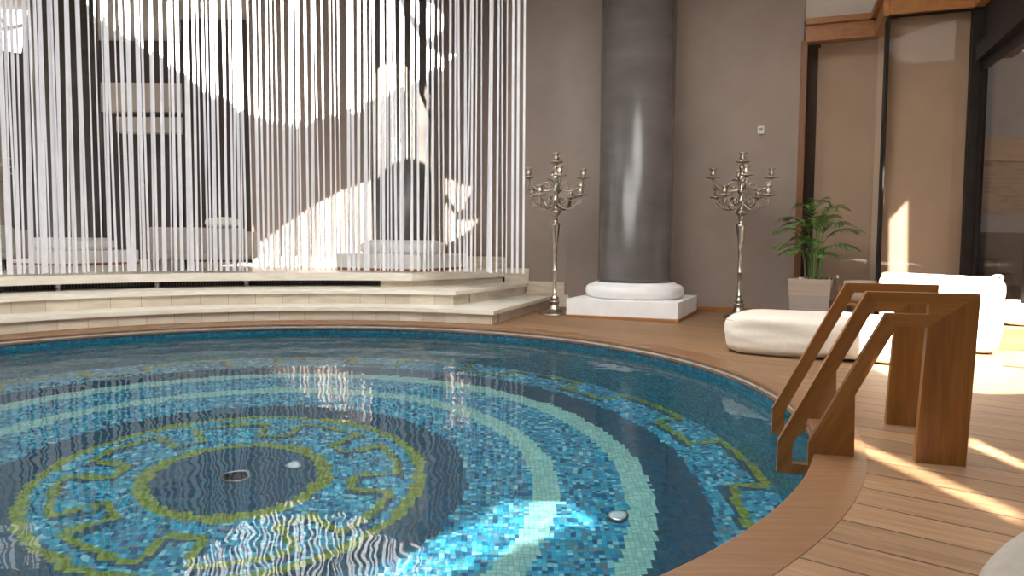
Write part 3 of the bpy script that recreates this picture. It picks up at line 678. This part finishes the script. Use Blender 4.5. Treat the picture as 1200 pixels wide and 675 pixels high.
# daybed in the sun at the right edge
db = empty('daybed', (5.62, 7.02, 0), R(-23)); tag(db, 'low wooden daybed with white mattress in the sun at the right edge', 'daybed')
bm = bmesh.new(); box(bm, (0, 0, .11), (1.9, .8, .22), bev=.01); from_bm('base', bm, M['orange_wood'], db)
o = from_bm('mattress', cushion(1.86, .78, .22, .3, seed=6, wob=.006), M['white'], db, True); o.location = (0, 0, .22)
fg = empty('floor_grille', (4.42, 6.02, 0), R(-39)); tag(fg, 'slatted wooden grille set in the sunlit deck beside the bean bag back', 'grille')
bm = bmesh.new()
for i in range(12): box(bm, (0, -.22+i*.04, .006), (.62, .026, .012), bev=.002)
from_bm('slats', bm, M['coping'], fg)
bm = bmesh.new(); box(bm, (0, 0, .002), (.64, .50, .004)); from_bm('tray', bm, M['black'], fg)

# ------------------------------------------------------------------ potted palm and bowl
pp = empty('potted_palm', (3.97, 9.75, 0), R(-35)); tag(pp, 'green palm in a square mirror-polished tapered planter beside the glass screen', 'potted plant')
def frustum(bm, w0, w1, z0, z1):
    a_ = [bm.verts.new((sx_*w0/2, sy*w0/2, z0)) for sx_, sy in ((-1, -1), (1, -1), (1, 1), (-1, 1))]; b_ = [bm.verts.new((sx_*w1/2, sy*w1/2, z1)) for sx_, sy in ((-1, -1), (1, -1), (1, 1), (-1, 1))]
    for i in range(4): bm.faces.new((a_[i], a_[(i+1) % 4], b_[(i+1) % 4], b_[i]))
    return a_, b_
bm = bmesh.new(); a_, b_ = frustum(bm, .465, .53, 0, .53); bm.faces.new(a_[::-1]); i1, i2 = frustum(bm, .46, .50, .44, .53)
for i in range(4): bm.faces.new((b_[i], b_[(i+1) % 4], i2[(i+1) % 4], i2[i]))
from_bm('planter', bm, M['mirror'], pp, recalc=True)
bm = bmesh.new(); box(bm, (0, 0, .475), (.475, .475, .03)); from_bm('soil', bm, M['soil'], pp)
bm = bmesh.new()
for i in range(9):
    a_ = 2*PI*i/9; r_ = .05+.03*(i % 3); tube(bm, catmull([(r_*math.cos(a_), r_*math.sin(a_), .48), (r_*1.1*math.cos(a_), r_*1.1*math.sin(a_), .72), (r_*1.5*math.cos(a_), r_*1.5*math.sin(a_), .92)], 4), [.014]*8+[.008], 7)
from_bm('stem', bm, M['stem'], pp, True)
fronds = [(200, .52, .95), (165, .46, 1.25), (15, .56, .95), (-25, .50, 1.10), (60, .36, 1.3), (-70, .36, 1.2), (110, .40, 1.15), (-130, .42, 1.1), (185, .50, .55), (-8, .52, .55), (-95, .36, .65), (140, .36, .75), (-45, .40, .35), (225, .42, .40), (335, .40, 1.5), (250, .30, 1.55), (90, .2, 1.7)]
for deg, ln, rise in fronds:
    a_ = R(deg+random.uniform(-8, 8)); ca, sa = math.cos(a_), math.sin(a_); z0 = .70+.16*rise; bm = bmesh.new()
    rach = [Vector((r*ca, r*sa, z)) for r, z in catmull([Vector(q_) for q_ in ((.04, z0), (ln*.25, z0+.22*rise), (ln*.55, z0+.33*rise), (ln*.85, z0+.36*rise-.03))], 6)]
    tube(bm, rach, [.006*(1-.8*i/len(rach)) for i in range(len(rach))], 5)
    for i in range(6, len(rach)):
        t = (rach[i]-rach[i-1]).normalized(); side = t.cross(Vector((0, 0, 1))).normalized(); f = i/len(rach); L_ = (.25*(1-.45*abs(f-.5)*2))*random.uniform(.85, 1.1)
        for s in (-1, 1):
            d = (side*s*.80+t*.70+Vector((0, 0, random.uniform(.05, .40)))).normalized(); wv = d.cross(Vector((0, 0, 1))).normalized()
            pr = None
            for kk in range(5):
                u_ = kk/4; c_ = rach[i]+d*(L_*u_)+Vector((0, 0, -.09*u_*u_*L_/.2)); hw = .013*math.sin(PI*min(u_*.80+.15, 1))+.0008
                cur = (bm.verts.new(c_-wv*hw+Vector((0, 0, .002))), bm.verts.new(c_+Vector((0, 0, -.002))), bm.verts.new(c_+wv*hw+Vector((0, 0, .002))))
                if pr: bm.faces.new((pr[0], pr[1], cur[1], cur[0])); bm.faces.new((pr[1], pr[2], cur[2], cur[1]))
                pr = cur
    from_bm('frond', bm, M['leaf'], pp, True, recalc=False)
bt = empty('side_table', (4.56, 9.58, 0), R(-23)); tag(bt, 'low dark wooden table carrying the cream bowl beside the palm', 'table')
bm = bmesh.new(); box(bm, (0, 0, .215), (.42, .42, .035), bev=.004); from_bm('tabletop', bm, M['orange_wood'], bt)
for sx_ in (-1, 1):
    for sy in (-1, 1):
        bm = bmesh.new(); box(bm, (sx_*.17, sy*.17, .10), (.045, .045, .20), bev=.003); from_bm('leg', bm, M['dark_wood'], bt)
bw = tag(empty('bowl', (4.50, 9.58, .2335)), 'rounded cream glazed bowl on the low table right of the planter', 'bowl')
bm = bmesh.new(); lathe(bm, [(.085, 0), (.11, .01), (.17, .08), (.20, .17), (.205, .27), (.195, .28), (.19, .265), (.18, .17), (.14, .08), (0, .04)], 40); from_bm('body', bm, M['bowl'], bw, True)

# ------------------------------------------------------------------ wall thermostat
q_ = at(893, 152, Y=10.58); tm = empty('thermostat', (q_.x, 10.628, q_.z), R(-13.5)); tag(tm, 'small white wall control high on the taupe wall above the right candelabrum', 'thermostat')
bm = bmesh.new(); box(bm, (0, -.012, 0), (.085, .024, .11), bev=.006); from_bm('case', bm, M['plastic'], tm)
bm = bmesh.new(); box(bm, (0, -.026, .015), (.05, .006, .035), bev=.001); from_bm('display', bm, M['concrete'], tm)

# ------------------------------------------------------------------ pool handrails
pa = Vector((1.953, 3.328, 0)); hd = Vector((1, -.30, 0)).normalized(); hn = Vector((-hd.y, hd.x, 0))
def uv(x, y):   # pixel -> (u along the rail, z) in the near rail's own upright plane
    d = ray(x, y); t = (pa-EYE).dot(hn)/d.dot(hn); p = EYE+d*t; return ((p-pa).dot(hd), p.z)
rp = dict(o_top_r=uv(1147, 345), o_top_l=uv(1015, 342), o_kn=uv(911, 516), o_bot=uv(911, 557), foot_r=uv(1000, 533), foot_k=uv(1003, 462), i_top_l=uv(1050, 386), i_top_r=uv(1085, 386), post_l=uv(1072, 541), post_r=uv(1131, 545))
print('RAIL', {k_: (round(v_[0], 3), round(v_[1], 3)) for k_, v_ in rp.items()})
print('SLOT', [tuple(round(c, 3) for c in uv(*p)) for p in ((1087, 358), (1024, 356), (933, 512), (929, 541), (945, 541), (946, 527), (1037, 370), (1086, 371))])
def handrail():
    root = empty('pool_handrail', pa, math.atan2(hd.y, hd.x)); T = .05
    def plate(name, poly, m, holes=()):
        bm = bmesh.new(); prism(bm, poly, -T/2, T/2, holes)
        for v in bm.verts: v.co = Vector((v.co.x, v.co.z, v.co.y))
        o = from_bm(name, bm, m, root)
        return o
    zt = .777; pw_ = .205; bh = .155
    xr = .10; xl = xr-pw_
    xt = rp['o_top_l'][0]; xk, zk = rp['o_kn']; zb = -.103; xf = rp['foot_r'][0]; zf = rp['foot_k'][1]
    sl = (zt-zk)/(xt-xk)                       # diagonal slope
    xi = rp['i_top_l'][0]
    # post, mitred into the top beam
    LN = .028
    plate('post', [(xl, .0), (xr, .0), (xr+LN, zt), (xl+LN, zt-bh)], M['teak'])
    # top beam with the end of the grip slot
    s0, s1 = zt-.052, zt-.098
    def xd(z, x0): return x0+(z-zt)/sl
    # diagonal outer line passes (xt, zt); the inner one passes (xi, zt-bh)
    def inner(z): return xi+(z-(zt-bh))/sl
    a_o = xt; 
    def lineblend(f, z): return (xt+(z-zt)/sl)*(1-f)+inner(z)*f
    fo, fi = .33, .64
    ps = (lineblend(fo, s0), s0); pt = (lineblend(fi, s1), s1)
    plate('top_beam', [(xr+LN, zt), (xt, zt), ps, (xl+LN+.002, s0), (xl+LN+.002, s1), pt, (xi, zt-bh), (xl+LN, zt-bh)], M['teak_flat'])
    zs = -.055
    kz = zf
    plate('sloping_board', [(xt, zt), (xk, zk), (xk, zb), (xk+.16, zb), (xk+.20, -.03), (xk+.225, .004), (xf, .004), (inner(kz), kz), (xi, zt-bh), pt, (lineblend(fi, .055), .055), (lineblend(fi, .055), zs), (lineblend(fo, zk-.01)+.004, zs), (lineblend(fo, zk-.01)+.004, zk-.01), ps], M['teak_slope'])
    return root
h1 = handrail(); tag(h1, 'teak pool handrail nearest the camera with broad post and slotted sloping board', 'handrail', 'pool ladder handrails')
h2 = copy_tree(h1); h2.location = pa+Vector((.225, .715, 0)); tag(h2, 'teak pool handrail behind the nearer one, next to the bean bag lounger', 'handrail', 'pool ladder handrails')

# ------------------------------------------------------------------ look
vs_ = SC.view_settings; vs_.view_transform = 'Standard'; vs_.look = 'None'; vs_.exposure = 0; vs_.gamma = 1; vs_.use_curve_mapping = False
SC.cycles.filter_width = 1.6; SC.cycles.max_bounces = 10; SC.cycles.transparent_max_bounces = 12; SC.cycles.transmission_bounces = 8; SC.cycles.glossy_bounces = 5; SC.cycles.diffuse_bounces = 5
SC.cycles.sample_clamp_indirect = 8
